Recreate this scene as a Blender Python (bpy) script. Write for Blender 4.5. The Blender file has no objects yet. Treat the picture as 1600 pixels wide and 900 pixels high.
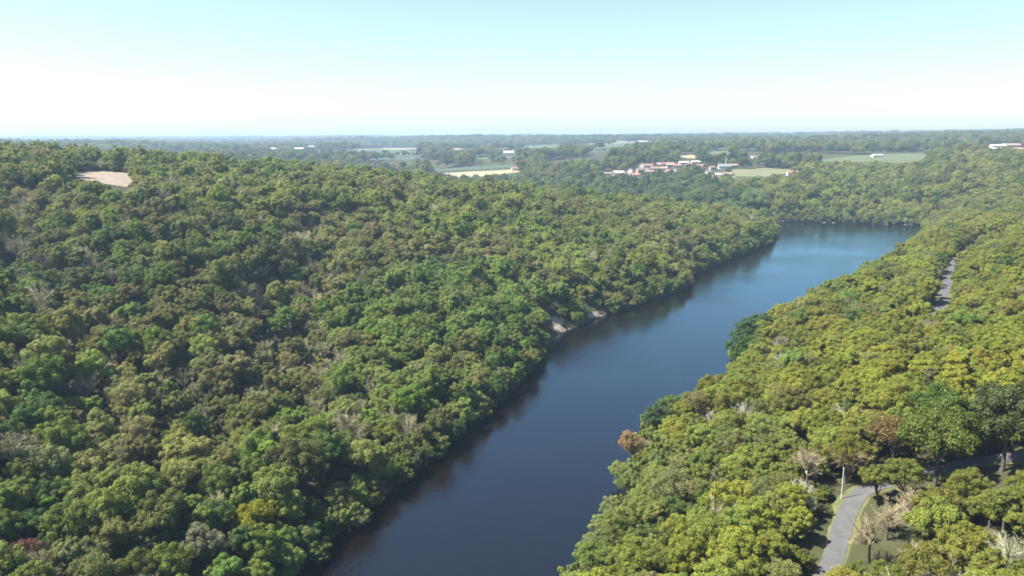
import bpy, math, random
import numpy as np
from mathutils import Vector
R = math.radians
rng = np.random.default_rng(7)
random.seed(7)
scene = bpy.context.scene
COL = scene.collection

# ------------------------------------------------------------------ view geometry (photo 1600x900)
CAMZ = 85.0
FPX = 1200.0
PITCH = math.atan(236/1200.0)
SN, CS = math.sin(PITCH), math.cos(PITCH)

def project(x, y, z):
    dz = CAMZ - z
    d = y*CS + dz*SN
    v = (y*SN - dz*CS)/d
    return 800 + FPX*x/d, 450 - FPX*v, d

def unproj_z(px, py, z):
    u = (px-800)/FPX; v = (450-py)/FPX
    d = (CAMZ-z)/(SN - v*CS)
    return u*d, d*(CS + v*SN)

# ------------------------------------------------------------------ river outline (world metres)
left_px = [(460,900),(560,812),(650,738),(760,642),(832,577),(872,522),(950,492),(1022,466),(1072,452),(1078,432),(1140,405),(1200,383),(1212,362),(1207,351)]
LB = [unproj_z(px, py, 0) for px, py in left_px]
right_px = [(860,905),(905,850),(962,765),(972,690),(1015,648),(1062,634),(1135,600),(1146,572),(1150,530),(1205,495),(1300,450),(1345,424),(1405,398),(1425,374),(1445,358)]
RB = [unproj_z(px, py, 7) for px, py in right_px]
RB = [(x+1.5, y) for x, y in RB]
far_px = [(1443,352),(1390,351),(1320,349),(1260,347),(1210,345)]
FB = [unproj_z(px, py, 0) for px, py in far_px]
river = [(-100,-420),(-88,-200),(-72,0),(-55,95)] + LB + [(235,722),(200,742),(120,775),(0,818),(-150,870),(-420,950),(-800,1010)] \
      + [(-800,1090),(-420,1025),(-150,945),(0,893),(120,848),(215,805)] + FB[::-1] + RB[::-1] + [(-2,80),(-20,0),(-38,-200),(-50,-420)]
RV = np.array(river)

def seg_dist(P, A, B):
    AB = B-A; t = ((P-A)@AB)/max(AB@AB, 1e-9); t = np.clip(t, 0, 1)
    return np.hypot(*(P - (A + t[:, None]*AB)).T)

def in_poly(P, poly):
    x, y = P[:, 0], P[:, 1]; c = np.zeros(len(P), bool); n = len(poly)
    for i in range(n):
        x1, y1 = poly[i]; x2, y2 = poly[(i+1) % n]
        if y1 == y2: continue
        m = (y1 > y) != (y2 > y)
        c ^= m & (x < (x2-x1)*(y-y1)/(y2-y1)+x1)
    return c

def river_sd(x, y):
    x = np.asarray(x, float); y = np.asarray(y, float); sh = x.shape
    P = np.stack([x.ravel(), y.ravel()], 1)
    out = np.full(len(P), 400.0)
    m = (P[:, 0] > -1300) & (P[:, 0] < 950) & (P[:, 1] > -900) & (P[:, 1] < 1600)
    Q = P[m]
    if len(Q):
        d = np.full(len(Q), 1e9)
        for i in range(len(RV)):
            d = np.minimum(d, seg_dist(Q, RV[i], RV[(i+1) % len(RV)]))
        d[in_poly(Q, RV)] *= -1
        out[m] = np.minimum(d, 400)
    return out.reshape(sh)

def polyline_dist(x, y, pts):
    P = np.stack([np.ravel(x), np.ravel(y)], 1); d = np.full(len(P), 1e9)
    for a, b in zip(pts[:-1], pts[1:]):
        d = np.minimum(d, seg_dist(P, np.array(a[:2], float), np.array(b[:2], float)))
    return d.reshape(np.shape(x))

# ------------------------------------------------------------------ value noise
_tab = np.random.default_rng(3).random((256, 256))
def vnoise(x, y, s, o=0):
    x = np.asarray(x, float)/s + o*17.3 + 1000; y = np.asarray(y, float)/s + o*9.7 + 1000
    xi = np.floor(x).astype(int); yi = np.floor(y).astype(int); fx = x-xi; fy = y-yi
    fx = fx*fx*(3-2*fx); fy = fy*fy*(3-2*fy)
    g = lambda a, b: _tab[a & 255, b & 255]
    return (g(xi, yi)*(1-fx)+g(xi+1, yi)*fx)*(1-fy) + (g(xi, yi+1)*(1-fx)+g(xi+1, yi+1)*fx)*fy
def fbm(x, y, s, o=0):
    return (vnoise(x, y, s, o) + .5*vnoise(x, y, s/2, o+1) + .25*vnoise(x, y, s/4, o+2))/1.75

# ------------------------------------------------------------------ terrain: control heights by column of view
cols = {
 -500: [(60,14),(150,36),(300,60),(500,68),(1500,55),(6000,70)],
 0:   [(110,14),(160,24),(260,43),(350,63),(440,69),(700,66),(1500,50),(3000,44),(6000,58),(12000,74)],
 200: [(130,9),(200,26),(300,47),(400,62),(480,65),(700,55),(1300,38),(2200,42),(5000,56)],
 400: [(200,14),(300,35),(400,50),(500,57),(600,55),(800,38),(1400,38),(2200,42),(4000,46),(8000,62),(12000,76)],
 600: [(250,10),(350,28),(450,41),(560,48),(650,44),(800,22),(1150,24),(1500,34),(2200,44),(4000,50),(8000,66)],
 800: [(350,14),(450,26),(550,34),(640,37),(720,28),(980,10),(1150,20),(1300,27),(1500,38),(2200,48),(3500,58),(6000,68),(12000,80)],
 1000:[(450,11),(550,19),(640,23),(700,21),(870,6),(950,12),(1050,21),(1180,36),(1350,49),(1700,56),(2500,66),(4000,76),(8000,80)],
 1150:[(620,8),(680,9),(860,9),(950,14),(1050,22),(1180,37),(1350,50),(1700,58),(2500,71),(3200,79)],
 1250:[(800,4),(880,13),(1000,24),(1180,38),(1400,51),(1800,60),(2400,72),(3200,81),(8000,82)],
 1400:[(120,20),(200,21),(300,20),(400,13),(790,4),(860,15),(950,26),(1100,38),(1250,51),(1500,56),(1900,66),(2500,80),(4000,84)],
 1200:[(140,13),(200,13),(250,6)],
 1600:[(120,25),(200,27),(300,29),(400,30),(500,26),(620,20),(720,22),(800,34),(1000,47),(1300,59),(1600,67),(2200,88),(3000,86),(8000,85)],
 2100:[(100,32),(300,42),(600,42),(1000,58),(1600,75),(2500,92),(6000,86)],
}
ctrl = []
for px, L in cols.items():
    for Y, g in L:
        d = Y*CS + (CAMZ-g)*SN
        ctrl.append(((px-800)/FPX*d, Y, g))
ctrl += [(-160,0,32),(-320,0,60),(60,0,20),(200,0,34),(-200,-250,40),(150,-250,30),(-800,-300,65),(800,-300,50),(0,-3000,60),(-6000,0,65),(6000,0,70),(-11000,9000,70),(11000,9000,85),(0,14500,85),(-700,1150,30),(-900,940,45)]
C = np.array(ctrl)
def warp(x, y):
    r = np.hypot(x, y)+1e-6; k = np.log1p(r/200)/r
    return x*k, y*k
cu, cv = warp(C[:, 0], C[:, 1])
def phi(r2): return np.sqrt(r2+.02**2)
A = phi((cu[:, None]-cu)**2+(cv[:, None]-cv)**2)
n = len(C)
M = np.zeros((n+1, n+1)); M[:n, :n] = A - np.eye(n)*0.004; M[n, :n] = 1; M[:n, n] = 1
W = np.linalg.solve(M, np.append(C[:, 2], 0))
def rbf(x, y):
    u, v = warp(x, y); o = np.full(u.shape, W[n])
    for i in range(n): o += W[i]*phi((u-cu[i])**2+(v-cv[i])**2)
    return o
GULLY = [(-95,390),(-88,330),(-84,270),(-62,225),(-38,196)]
GULLY2 = [(-215,330),(-165,270),(-118,215),(-80,170)]
def height_fn(x, y):
    h = rbf(x, y)
    r = np.hypot(x, y)
    h += (fbm(x, y, 90, 3)-.5)*np.clip(r/60, 0, 1)*np.clip((1600-r)/800, 0, 1)*9
    far = np.clip((r-1500)/1500, 0, 1)
    h += far*((fbm(x+y*.3, y, 1500, 5)-.5)*46 + (fbm(x*.35, y, 520, 8)-.5)*30)
    for G, dep, w in ((GULLY, 9, 17), (GULLY2, 7, 15)):
        m = r < 700
        dd = np.full(r.shape, 1e9); dd[m] = polyline_dist(x[m], y[m], G)
        h -= dep*np.exp(-(dd/w)**2)
    s = river_sd(x, y)
    t = np.clip(s/26, 0, 1); t = t*(2-t)
    h = np.where(s > 0, np.maximum(h, 4)*t + 0.5, np.maximum(-4.0, s*1.6))
    return h

def axis(a, n0, lo, hi, c):
    t0 = math.asinh((lo-c)/a); t1 = math.asinh((hi-c)/a)
    return c + a*np.sinh(np.linspace(t0, t1, n0))
XS = axis(300, 560, -13000, 13000, 0)
YS = axis(330, 560, -3000, 15000, 330)
GX, GY = np.meshgrid(XS, YS)
GH = height_fn(GX, GY)
def H(x, y):
    x = np.asarray(x, float); y = np.asarray(y, float)
    i = np.clip(np.searchsorted(XS, x)-1, 0, len(XS)-2); j = np.clip(np.searchsorted(YS, y)-1, 0, len(YS)-2)
    fx = np.clip((x-XS[i])/(XS[i+1]-XS[i]), 0, 1); fy = np.clip((y-YS[j])/(YS[j+1]-YS[j]), 0, 1)
    return (GH[j, i]*(1-fx)+GH[j, i+1]*fx)*(1-fy) + (GH[j+1, i]*(1-fx)+GH[j+1, i+1]*fx)*fy
def hit(px, py, dmin=60, lift=0):
    """where the sight line through a photo pixel meets the terrain"""
    u = (px-800)/FPX; v = (450-py)/FPX
    d = dmin*np.exp(np.linspace(0, math.log(14000/dmin), 2600))
    x = u*d; y = d*(CS+v*SN); z = CAMZ - d*(SN - v*CS)
    k = np.nonzero(z < H(x, y)+lift)[0]
    k = k[0] if len(k) else len(d)-1
    return float(x[k]), float(y[k])

# ------------------------------------------------------------------ helpers
def link(o, parent=None):
    COL.objects.link(o)
    if parent is not None: o.parent = parent
    return o
def mesh_obj(name, verts, faces, mat, parent=None, smooth=False):
    me = bpy.data.meshes.new(name)
    me.from_pydata([tuple(v) for v in verts], [], [tuple(f) for f in faces])
    if mat: me.materials.append(mat)
    if smooth: me.polygons.foreach_set('use_smooth', [True]*len(me.polygons))
    me.update()
    return link(bpy.data.objects.new(name, me), parent)
def np_mesh(name, V, F, mat, smooth=False):
    """V (n,3) and F (m,4) or (m,3) arrays -> mesh"""
    me = bpy.data.meshes.new(name); k = F.shape[1]
    me.vertices.add(len(V)); me.vertices.foreach_set('co', V.astype(np.float32).ravel())
    me.loops.add(F.size); me.loops.foreach_set('vertex_index', F.astype(np.int32).ravel())
    me.polygons.add(len(F)); me.polygons.foreach_set('loop_start', np.arange(0, F.size, k, dtype=np.int32))
    me.polygons.foreach_set('loop_total', np.full(len(F), k, np.int32))
    if smooth: me.polygons.foreach_set('use_smooth', np.ones(len(F), bool))
    if mat: me.materials.append(mat)
    me.update(calc_edges=True); me.validate()
    return me
def empty(name, loc, rz=0):
    o = bpy.data.objects.new(name, None); o.location = loc; o.rotation_euler = (0, 0, rz); o.empty_display_size = 1
    return link(o)
def tag(o, label=None, cat=None, group=None, kind=None):
    if label: o['label'] = label
    if cat: o['category'] = cat
    if group: o['group'] = group
    if kind: o['kind'] = kind
    return o

# ------------------------------------------------------------------ materials
def mat_new(name):
    m = bpy.data.materials.new(name); m.use_nodes = True; nt = m.node_tree
    b = nt.nodes['Principled BSDF']; return m, nt, b
def N(nt, t, **kw):
    nd = nt.nodes.new(t)
    for k, v in kw.items(): setattr(nd, k, v)
    return nd
def simple(name, c1, c2=None, scale=1.0, rough=.85, bump=0):
    m, nt, b = mat_new(name); b.inputs['Roughness'].default_value = rough
    b.inputs['Specular IOR Level'].default_value = .25
    if c2 is None: c2 = tuple(c*.7 for c in c1)
    tc = N(nt, 'ShaderNodeTexCoord'); nz = N(nt, 'ShaderNodeTexNoise'); nz.inputs['Scale'].default_value = scale; nz.inputs['Detail'].default_value = 6
    nt.links.new(tc.outputs['Object'], nz.inputs['Vector'])
    r = N(nt, 'ShaderNodeValToRGB'); r.color_ramp.elements[0].position = .35; r.color_ramp.elements[1].position = .65
    r.color_ramp.elements[0].color = (*c1, 1); r.color_ramp.elements[1].color = (*c2, 1)
    nt.links.new(nz.outputs['Fac'], r.inputs[0]); nt.links.new(r.outputs[0], b.inputs['Base Color'])
    if bump:
        bp = N(nt, 'ShaderNodeBump'); bp.inputs['Distance'].default_value = bump
        nt.links.new(nz.outputs['Fac'], bp.inputs['Height']); nt.links.new(bp.outputs[0], b.inputs['Normal'])
    return m

def leaf_mat():
    m, nt, b = mat_new('leaves')
    at = N(nt, 'ShaderNodeAttribute'); at.attribute_type = 'INSTANCER'; at.attribute_name = 'tint'
    geo = N(nt, 'ShaderNodeNewGeometry')
    oi = N(nt, 'ShaderNodeTexCoord'); nz = N(nt, 'ShaderNodeTexNoise'); nz.inputs['Scale'].default_value = .55; nz.inputs['Detail'].default_value = 2
    nt.links.new(oi.outputs['Object'], nz.inputs['Vector'])
    hs = N(nt, 'ShaderNodeHueSaturation')
    ma = N(nt, 'ShaderNodeMapRange'); ma.inputs['To Min'].default_value = .6; ma.inputs['To Max'].default_value = 1.4
    nt.links.new(geo.outputs['Random Per Island'], ma.inputs['Value'])
    mb = N(nt, 'ShaderNodeMapRange'); mb.inputs['From Min'].default_value = .3; mb.inputs['From Max'].default_value = .7
    mb.inputs['To Min'].default_value = .488; mb.inputs['To Max'].default_value = .506
    nt.links.new(nz.outputs['Fac'], mb.inputs['Value'])
    nt.links.new(at.outputs['Color'], hs.inputs['Color']); nt.links.new(ma.outputs[0], hs.inputs['Value']); nt.links.new(mb.outputs[0], hs.inputs['Hue'])
    b.inputs['Roughness'].default_value = .6; b.inputs['Specular IOR Level'].default_value = .18
    nt.links.new(hs.outputs[0], b.inputs['Base Color'])
    tr = N(nt, 'ShaderNodeBsdfTranslucent')
    h2 = N(nt, 'ShaderNodeHueSaturation'); h2.inputs['Hue'].default_value = .49; h2.inputs['Value'].default_value = 1.3
    nt.links.new(hs.outputs[0], h2.inputs['Color']); nt.links.new(h2.outputs[0], tr.inputs['Color'])
    mx = N(nt, 'ShaderNodeMixShader'); mx.inputs[0].default_value = .38
    nt.links.new(b.outputs[0], mx.inputs[1]); nt.links.new(tr.outputs[0], mx.inputs[2])
    nt.links.new(mx.outputs[0], nt.nodes['Material Output'].inputs['Surface'])
    return m
M_LEAF = leaf_mat()
M_BARK = simple('bark', (.10,.085,.07), (.055,.045,.036), 3, .9)
def twig_mat():
    m, nt, b = mat_new('bare_twigs')
    at = N(nt, 'ShaderNodeAttribute'); at.attribute_type = 'INSTANCER'; at.attribute_name = 'tint'
    nt.links.new(at.outputs['Color'], b.inputs['Base Color']); b.inputs['Roughness'].default_value = .85
    return m
M_TWIG = twig_mat()

# ------------------------------------------------------------------ ground
def ground_mat():
    m, nt, b = mat_new('forest_floor'); b.inputs['Roughness'].default_value = 1; b.inputs['Specular IOR Level'].default_value = .1
    tc = N(nt, 'ShaderNodeNewGeometry')
    n1 = N(nt, 'ShaderNodeTexNoise'); n1.inputs['Scale'].default_value = .012; n1.inputs['Detail'].default_value = 9
    n2 = N(nt, 'ShaderNodeTexNoise'); n2.inputs['Scale'].default_value = .35; n2.inputs['Detail'].default_value = 6
    for q in (n1, n2): nt.links.new(tc.outputs['Position'], q.inputs['Vector'])
    r1 = N(nt, 'ShaderNodeValToRGB'); e = r1.color_ramp.elements
    e[0].position = .4; e[0].color = (.035,.040,.018,1); e[1].position = .62; e[1].color = (.055,.060,.024,1)
    r2 = N(nt, 'ShaderNodeValToRGB'); e = r2.color_ramp.elements
    e[0].position = .35; e[0].color = (.030,.026,.016,1); e[1].position = .65; e[1].color = (.055,.052,.026,1)
    nt.links.new(n1.outputs['Fac'], r1.inputs[0]); nt.links.new(n2.outputs['Fac'], r2.inputs[0])
    mx = N(nt, 'ShaderNodeMixRGB'); mx.inputs[0].default_value = .5
    nt.links.new(r1.outputs[0], mx.inputs[1]); nt.links.new(r2.outputs[0], mx.inputs[2]); nt.links.new(mx.outputs[0], b.inputs['Base Color'])
    return m
ny, nx = GH.shape
idx = np.arange(nx*ny).reshape(ny, nx)
F = np.stack([idx[:-1, :-1], idx[:-1, 1:], idx[1:, 1:], idx[1:, :-1]], -1).reshape(-1, 4)
V = np.stack([GX, GY, GH], -1).reshape(-1, 3)
me = np_mesh('ground', V, F, ground_mat(), True)
tag(link(bpy.data.objects.new('ground', me)), kind='structure')

# ------------------------------------------------------------------ water
def water_mat():
    m, nt, b = mat_new('river_water')
    b.inputs['Base Color'].default_value = (.004,.0022,.002,1); b.inputs['Specular IOR Level'].default_value = 0; b.inputs['Roughness'].default_value = 1
    gl = N(nt, 'ShaderNodeBsdfGlossy'); gl.inputs['Color'].default_value = (.62,.93,1,1); gl.inputs['Roughness'].default_value = .1
    fr = N(nt, 'ShaderNodeFresnel'); fr.inputs['IOR'].default_value = 1.58; mx = N(nt, 'ShaderNodeMixShader')
    nt.links.new(fr.outputs[0], mx.inputs[0]); nt.links.new(b.outputs[0], mx.inputs[1]); nt.links.new(gl.outputs[0], mx.inputs[2])
    nt.links.new(mx.outputs[0], nt.nodes['Material Output'].inputs['Surface'])
    g = N(nt, 'ShaderNodeNewGeometry')
    mp = N(nt, 'ShaderNodeMapping'); mp.inputs['Rotation'].default_value = (0, 0, R(25)); mp.inputs['Scale'].default_value = (1, .45, 1)
    nt.links.new(g.outputs['Position'], mp.inputs['Vector'])
    n1 = N(nt, 'ShaderNodeTexNoise'); n1.inputs['Scale'].default_value = .9; n1.inputs['Detail'].default_value = 5; n1.inputs['Roughness'].default_value = .6
    n2 = N(nt, 'ShaderNodeTexNoise'); n2.inputs['Scale'].default_value = .02; n2.inputs['Detail'].default_value = 3
    nt.links.new(mp.outputs[0], n1.inputs['Vector']); nt.links.new(g.outputs['Position'], n2.inputs['Vector'])
    mr = N(nt, 'ShaderNodeMapRange'); mr.inputs['From Min'].default_value = .35; mr.inputs['From Max'].default_value = .65; mr.inputs['To Min'].default_value = .3; mr.inputs['To Max'].default_value = 1.0
    nt.links.new(n2.outputs['Fac'], mr.inputs['Value'])
    bp = N(nt, 'ShaderNodeBump'); bp.inputs['Distance'].default_value = .17
    nt.links.new(n1.outputs['Fac'], bp.inputs['Height']); nt.links.new(mr.outputs[0], bp.inputs['Strength'])
    nt.links.new(bp.outputs[0], gl.inputs['Normal']); nt.links.new(bp.outputs[0], fr.inputs['Normal'])
    return m
wv = [(-1100,-900,0),(900,-900,0),(900,1400,0),(-1100,1400,0)]
# one sheet following the river: its own outline widened under the banks
k = 0
water = mesh_obj('river_water', [(-1150,-900,0),(-30,-900,0),(60,-100,0),(70,150,0),(140,300,0),(300,560,0),(470,700,0),(480,800,0),(300,860,0),(-100,1000,0),(-500,1160,0),(-1150,1200,0)], [tuple(range(12))], water_mat())
tag(water, kind='structure')

# ------------------------------------------------------------------ draped sheets
def drape_poly(name, poly, mat, lift=.3, step=None, kind='structure'):
    """polygon (world xy) -> draped, slightly raised grid sheet clipped to the polygon via fan of rings"""
    P = np.array(poly); c = P.mean(0); dens = []
    for i in range(len(P)):
        a, b = P[i], P[(i+1) % len(P)]
        L = np.hypot(*(b-a)); m = max(1, int(L/(step or max(8, L/8))))
        for q in range(m): dens.append(a+(b-a)*q/m)
    D = np.array(dens); rings = 7; V = [c]; F = []
    for r in range(1, rings+1): V += list(c+(D-c)*r/rings)
    V = np.array(V); z = H(V[:, 0], V[:, 1])+lift; nd = len(D)
    for i in range(nd):
        j = (i+1) % nd; F.append((0, 1+i, 1+j))
        for r in range(rings-1):
            a = 1+r*nd; F.append((a+i, a+nd+i, a+nd+j, a+j))
    return tag(mesh_obj(name, np.column_stack([V, z]), F, mat, smooth=True), kind=kind)

def smooth_line(pts, step=3.0):
    P = [np.array(p, float) for p in pts]; P = [2*P[0]-P[1]]+P+[2*P[-1]-P[-2]]; out = []
    for i in range(1, len(P)-2):
        L = np.hypot(*(P[i+1]-P[i])[:2]); m = max(2, int(L/step))
        for q in range(m):
            t = q/m; a, b, c, d = P[i-1:i+3]
            out.append(.5*((2*b)+(-a+c)*t+(2*a-5*b+4*c-d)*t*t+(-a+3*b-3*c+d)*t**3))
    out.append(P[-2]); return np.array(out)

def ribbon(name, line, half, mat, lift, nacross=6, zline=None, ragged=0):
    L = line[:, :2]; T = np.gradient(L, axis=0); T /= np.hypot(*T.T)[:, None]; Nn = np.stack([-T[:, 1], T[:, 0]], 1)
    V = []; F = []
    for i in range(len(L)):
        for k in range(nacross+1):
            s = (k/nacross*2-1)*(half+ragged*float(vnoise(L[i, 0]+k*40*(k > nacross/2), L[i, 1], 5, 9))); p = L[i]+Nn[i]*s
            V.append((p[0], p[1], (zline[i] if zline is not None else float(H(p[0], p[1])))+lift-(.7 if ragged and k in (0, nacross) else 0)))
    w = nacross+1
    for i in range(len(L)-1):
        for k in range(nacross): F.append((i*w+k, (i+1)*w+k, (i+1)*w+k+1, i*w+k+1))
    return tag(mesh_obj(name, V, F, mat), kind='structure')

M_ROAD = simple('asphalt', (.070,.069,.070), (.086,.084,.082), .6, .9)
M_VERGE = simple('verge_grass', (.075,.088,.028), (.11,.105,.045), .8, 1)
M_LINE = simple('painted_edge', (.30,.30,.27), (.22,.22,.2), 2, .8)
near_road_px = [(1262,1010),(1278,940),(1300,880),(1313,835),(1328,795),(1347,772)]
RP = [hit(px, py, 60) for px, py in near_road_px]
RP += [hit(px, py, 60) for px, py in [(1385,758),(1440,742),(1520,722),(1620,708)]]
loop = [(135,138),(175,160),(195,205),(190,245)]
back = [hit(px, py, 60) for px, py in [(1462,505),(1470,480),(1478,450),(1484,425),(1496,405),(1520,388),(1560,372)]]
ROAD = smooth_line([RP[0]]+RP[1:]+loop+back)
zr = H(ROAD[:, 0], ROAD[:, 1]); ker = np.ones(9)/9
zr = np.convolve(np.pad(zr, 4, mode='edge'), ker, 'valid')
# bench the terrain under the road so that the sheets lie on it
def bench(line, z, half, fall):
    global GH
    m = (GX > line[:, 0].min()-40) & (GX < line[:, 0].max()+40) & (GY > line[:, 1].min()-40) & (GY < line[:, 1].max()+40)
    x = GX[m]; y = GY[m]; best = np.full(x.shape, 1e9); bz = np.zeros(x.shape)
    for (a, b), zz in zip(line[:, :2], z):
        d = np.hypot(x-a, y-b); k = d < best; best[k] = d[k]; bz[k] = zz
    w = np.clip(1-(best-half)/fall, 0, 1)
    g = GH[m]; GH[m] = g*(1-w)+(bz-.16)*w
bench(ROAD, zr, 9, 12)
co = np.stack([GX, GY, GH], -1).astype(np.float32).ravel(); me.vertices.foreach_set('co', co); me.update()
ribbon('road_verge', ROAD, 1.9, M_VERGE, .05, zline=zr, ragged=2.6)
ribbon('road', ROAD, 1.62, M_ROAD, .12, zline=zr)

# ------------------------------------------------------------------ fields
M_STRAW = simple('straw_field', (.23,.20,.12), (.19,.165,.09), .05, 1)
M_PLOUGH = simple('bare_soil_field', (.20,.165,.13), (.14,.115,.085), .22, 1)
M_GRASS = simple('meadow', (.06,.08,.034), (.075,.09,.038), .04, 1)
M_CROP = simple('young_crop', (.038,.060,.034), (.048,.068,.036), .03, 1)
M_LAWN = simple('mown_lawn', (.10,.11,.05), (.12,.115,.06), .06, 1)
KEEP = []    # photo-space polygons that must stay open to view: (poly, depth)
def field_px(pts, mat, d0=60, name='field', keep=True, lift=.35):
    W_ = [hit(px, py, d0) for px, py in pts]
    if keep:
        dd = max(project(x, y, float(H(x, y)))[2] for x, y in W_)
        KEEP.append((np.array(pts, float), dd))
    FIELDS.append(np.array(W_))
    return drape_poly(name, W_, mat, lift)
FIELDS = []
field_px([(118,269),(150,268),(200,271),(208,284),(198,294),(150,286),(120,279)], M_PLOUGH, 150)
field_px([(690,271),(740,268),(806,264.5),(812,269),(770,274),(715,278)], M_STRAW, 850)
field_px([(672,264),(740,260),(800,256),(808,261.5),(740,265.5),(680,269)], M_CROP, 850)
field_px([(1142,266),(1200,263),(1238,265),(1228,272),(1195,277),(1150,276)], M_LAWN, 880)
field_px([(1270,252),(1340,243),(1400,240),(1452,240),(1440,252),(1405,256),(1370,254)], M_GRASS, 900)
field_px([(1104,237),(1136,235),(1142,240),(1106,242)], M_GRASS, 1000)
field_px([(1061,243),(1086,242),(1086,248),(1064,247)], M_STRAW, 950)
field_px([(890,229),(960,226.5),(990,226.5),(960,229.5)], M_CROP, 1000)
field_px([(960,222),(1020,221),(1022,223.5),(965,225)], M_STRAW, 1000)
field_px([(545,235),(600,231.5),(660,231),(640,234),(560,238)], M_STRAW, 1000)
field_px([(820,228),(870,226),(876,231),(830,234)], M_GRASS, 1000)
field_px([(735,247),(800,244.5),(822,244.5),(800,247),(750,249)], M_GRASS, 1000)

# parcels of the plain beyond: recursive split into woods and fields
parc = []
def split(x0, y0, x1, y1, d):
    w, h = x1-x0, y1-y0; cy = (y0+y1)/2; size = max(130, cy*.085)*(1+.6*random.random())
    if max(w, h*1.3) < size or d > 11: parc.append((x0, y0, x1, y1)); return
    t = random.uniform(.38, .62)
    if w > h*1.5: split(x0, y0, x0+w*t, y1, d+1); split(x0+w*t, y0, x1, y1, d+1)
    else: split(x0, y0, x1, y0+h*t, d+1); split(x0, y0+h*t, x1, y1, d+1)
split(-6500, 1450, 6500, 9500, 0)
ROTP = R(9)
def prot(x, y, s=1):
    c, s_ = math.cos(ROTP), math.sin(ROTP)*s
    return x*c-y*s_, x*s_+y*c
open_cells = []
mats_far = [M_CROP]*4+[M_GRASS]*4+[M_LAWN, M_STRAW]
nf = 0
for (x0, y0, x1, y1) in parc:
    xc, yc = prot((x0+x1)/2, (y0+y1)/2)
    if abs(xc) > yc*1.1+200 or yc < 1350: continue
    px, py, dd = project(xc, yc, float(H(xc, yc)))
    p_open = .40 if px < 1000 else .2
    if yc > 5000: p_open = .3
    if random.random() > p_open: continue
    g = 9
    quad = [prot(x0+g, y0+g), prot(x1-g, y0+g), prot(x1-g, y1-g), prot(x0+g, y1-g)]
    open_cells.append((x0+g*.6, y0+g*.6, x1-g*.6, y1-g*.6))
    if nf < 260 and -200 < px < 1800:
        nf += 1; drape_poly('field', quad, random.choice(mats_far), .6 if yc < 3000 else 1.5)
OC = np.array(open_cells)
def in_open(x, y):
    a, b = prot(np.asarray(x), np.asarray(y), -1)
    o = np.zeros(a.shape, bool)
    for q in OC: o |= (a > q[0]) & (a < q[2]) & (b > q[1]) & (b < q[3])
    for P in FIELDS: o |= in_poly(np.stack([x, y], 1), P)
    return o

# pale shore patches along the water
M_SAND = simple('pale_bank_soil', (.28,.24,.19), (.15,.13,.10), .5, 1, .3)
def shore(poly, name='sandy_shore', mat=M_SAND):
    D = drape_poly(name, poly, mat, .25, step=3); FIELDS.append(np.array(poly)); return D
def px0(L, z): return [unproj_z(px, py, z_) for (px, py), z_ in zip(L, z)]
s1 = [hit(px, py, 150) for px, py in [(861,498),(869,495),(880,507),(895,517),(880,522),(866,516)]]
shore(s1)
s2 = [hit(px, py, 150) for px, py in [(913,490),(930,487),(951,489),(946,493),(930,498),(920,497)]]
shore(s2)
KEEP.append((np.array([(862,496),(872,494),(884,506),(896,516),(878,525),(862,516)], float), 1e9))
KEEP.append((np.array([(918,488),(950,488),(950,496),(922,500)], float), 1e9))
fb = [np.array(p) for p in FB[::-1]]
for a, b, t0, t1 in ((0, 1, .1, .55), (1, 2, .0, .8), (2, 3, .1, .5), (2, 3, .75, .95), (3, 4, .2, .8)):
    p, q = fb[a]+(fb[b]-fb[a])*t0, fb[a]+(fb[b]-fb[a])*t1; w = np.array([0, 1.6])
    drape_poly('rocky_shore', [p-w*.5, q-w*.5, q+w, p+w], M_SAND, .35, step=6)
# keep the two stretches of road open to view
dep = lambda P: max(project(x, y, 22)[2] for x, y in P)
ROADKEEP0 = len(KEEP)
KEEP.append((np.array([(1292,905),(1308,855),(1325,800),(1340,770),(1350,770),(1350,785),(1331,850),(1312,905)], float), dep(RP[:6])+6))
KEEP.append((np.array([(1466,490),(1472,455),(1478,428),(1486,428),(1484,455),(1478,492)], float), dep(back[:5])))

KEEP.append((np.array([(1470,731),(1490,725),(1540,716),(1610,709),(1610,716),(1540,723),(1488,733)], float), unproj_z(1520, 718, 21)[1]-1))
# ------------------------------------------------------------------ tree prototypes
def leaf_cloud(centers, radii, counts, size, seed, flat=.85, inner=.5):
    g = np.random.default_rng(seed); Vs = []; Fs = []; base = 0
    for c, r, m in zip(centers, radii, counts):
        d = g.normal(size=(m, 3)); d[:, 2] += .35; d /= np.linalg.norm(d, axis=1)[:, None]
        rr = r*(1-inner*g.random(m)**1.5)
        p = c + d*rr[:, None]*np.array([1, 1, flat])
        nrm = d + g.normal(scale=.42, size=(m, 3)); nrm[:, 2] += .25; nrm /= np.linalg.norm(nrm, axis=1)[:, None]
        t = np.cross(nrm, g.normal(size=(m, 3))); t /= np.linalg.norm(t, axis=1)[:, None]; b = np.cross(nrm, t)
        s = size*(.6+.8*g.random(m))[:, None]; a = (.55+.5*g.random(m))[:, None]
        q = np.stack([p+t*s, p+b*s*a, p-t*s*.9, p-b*s*a*.9], 1)
        q[:, 1] += nrm*s*.25
        Vs.append(q.reshape(-1, 3)); Fs.append(np.arange(m*4).reshape(-1, 4)+base); base += m*4
    return np.concatenate(Vs), np.concatenate(Fs)

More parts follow.
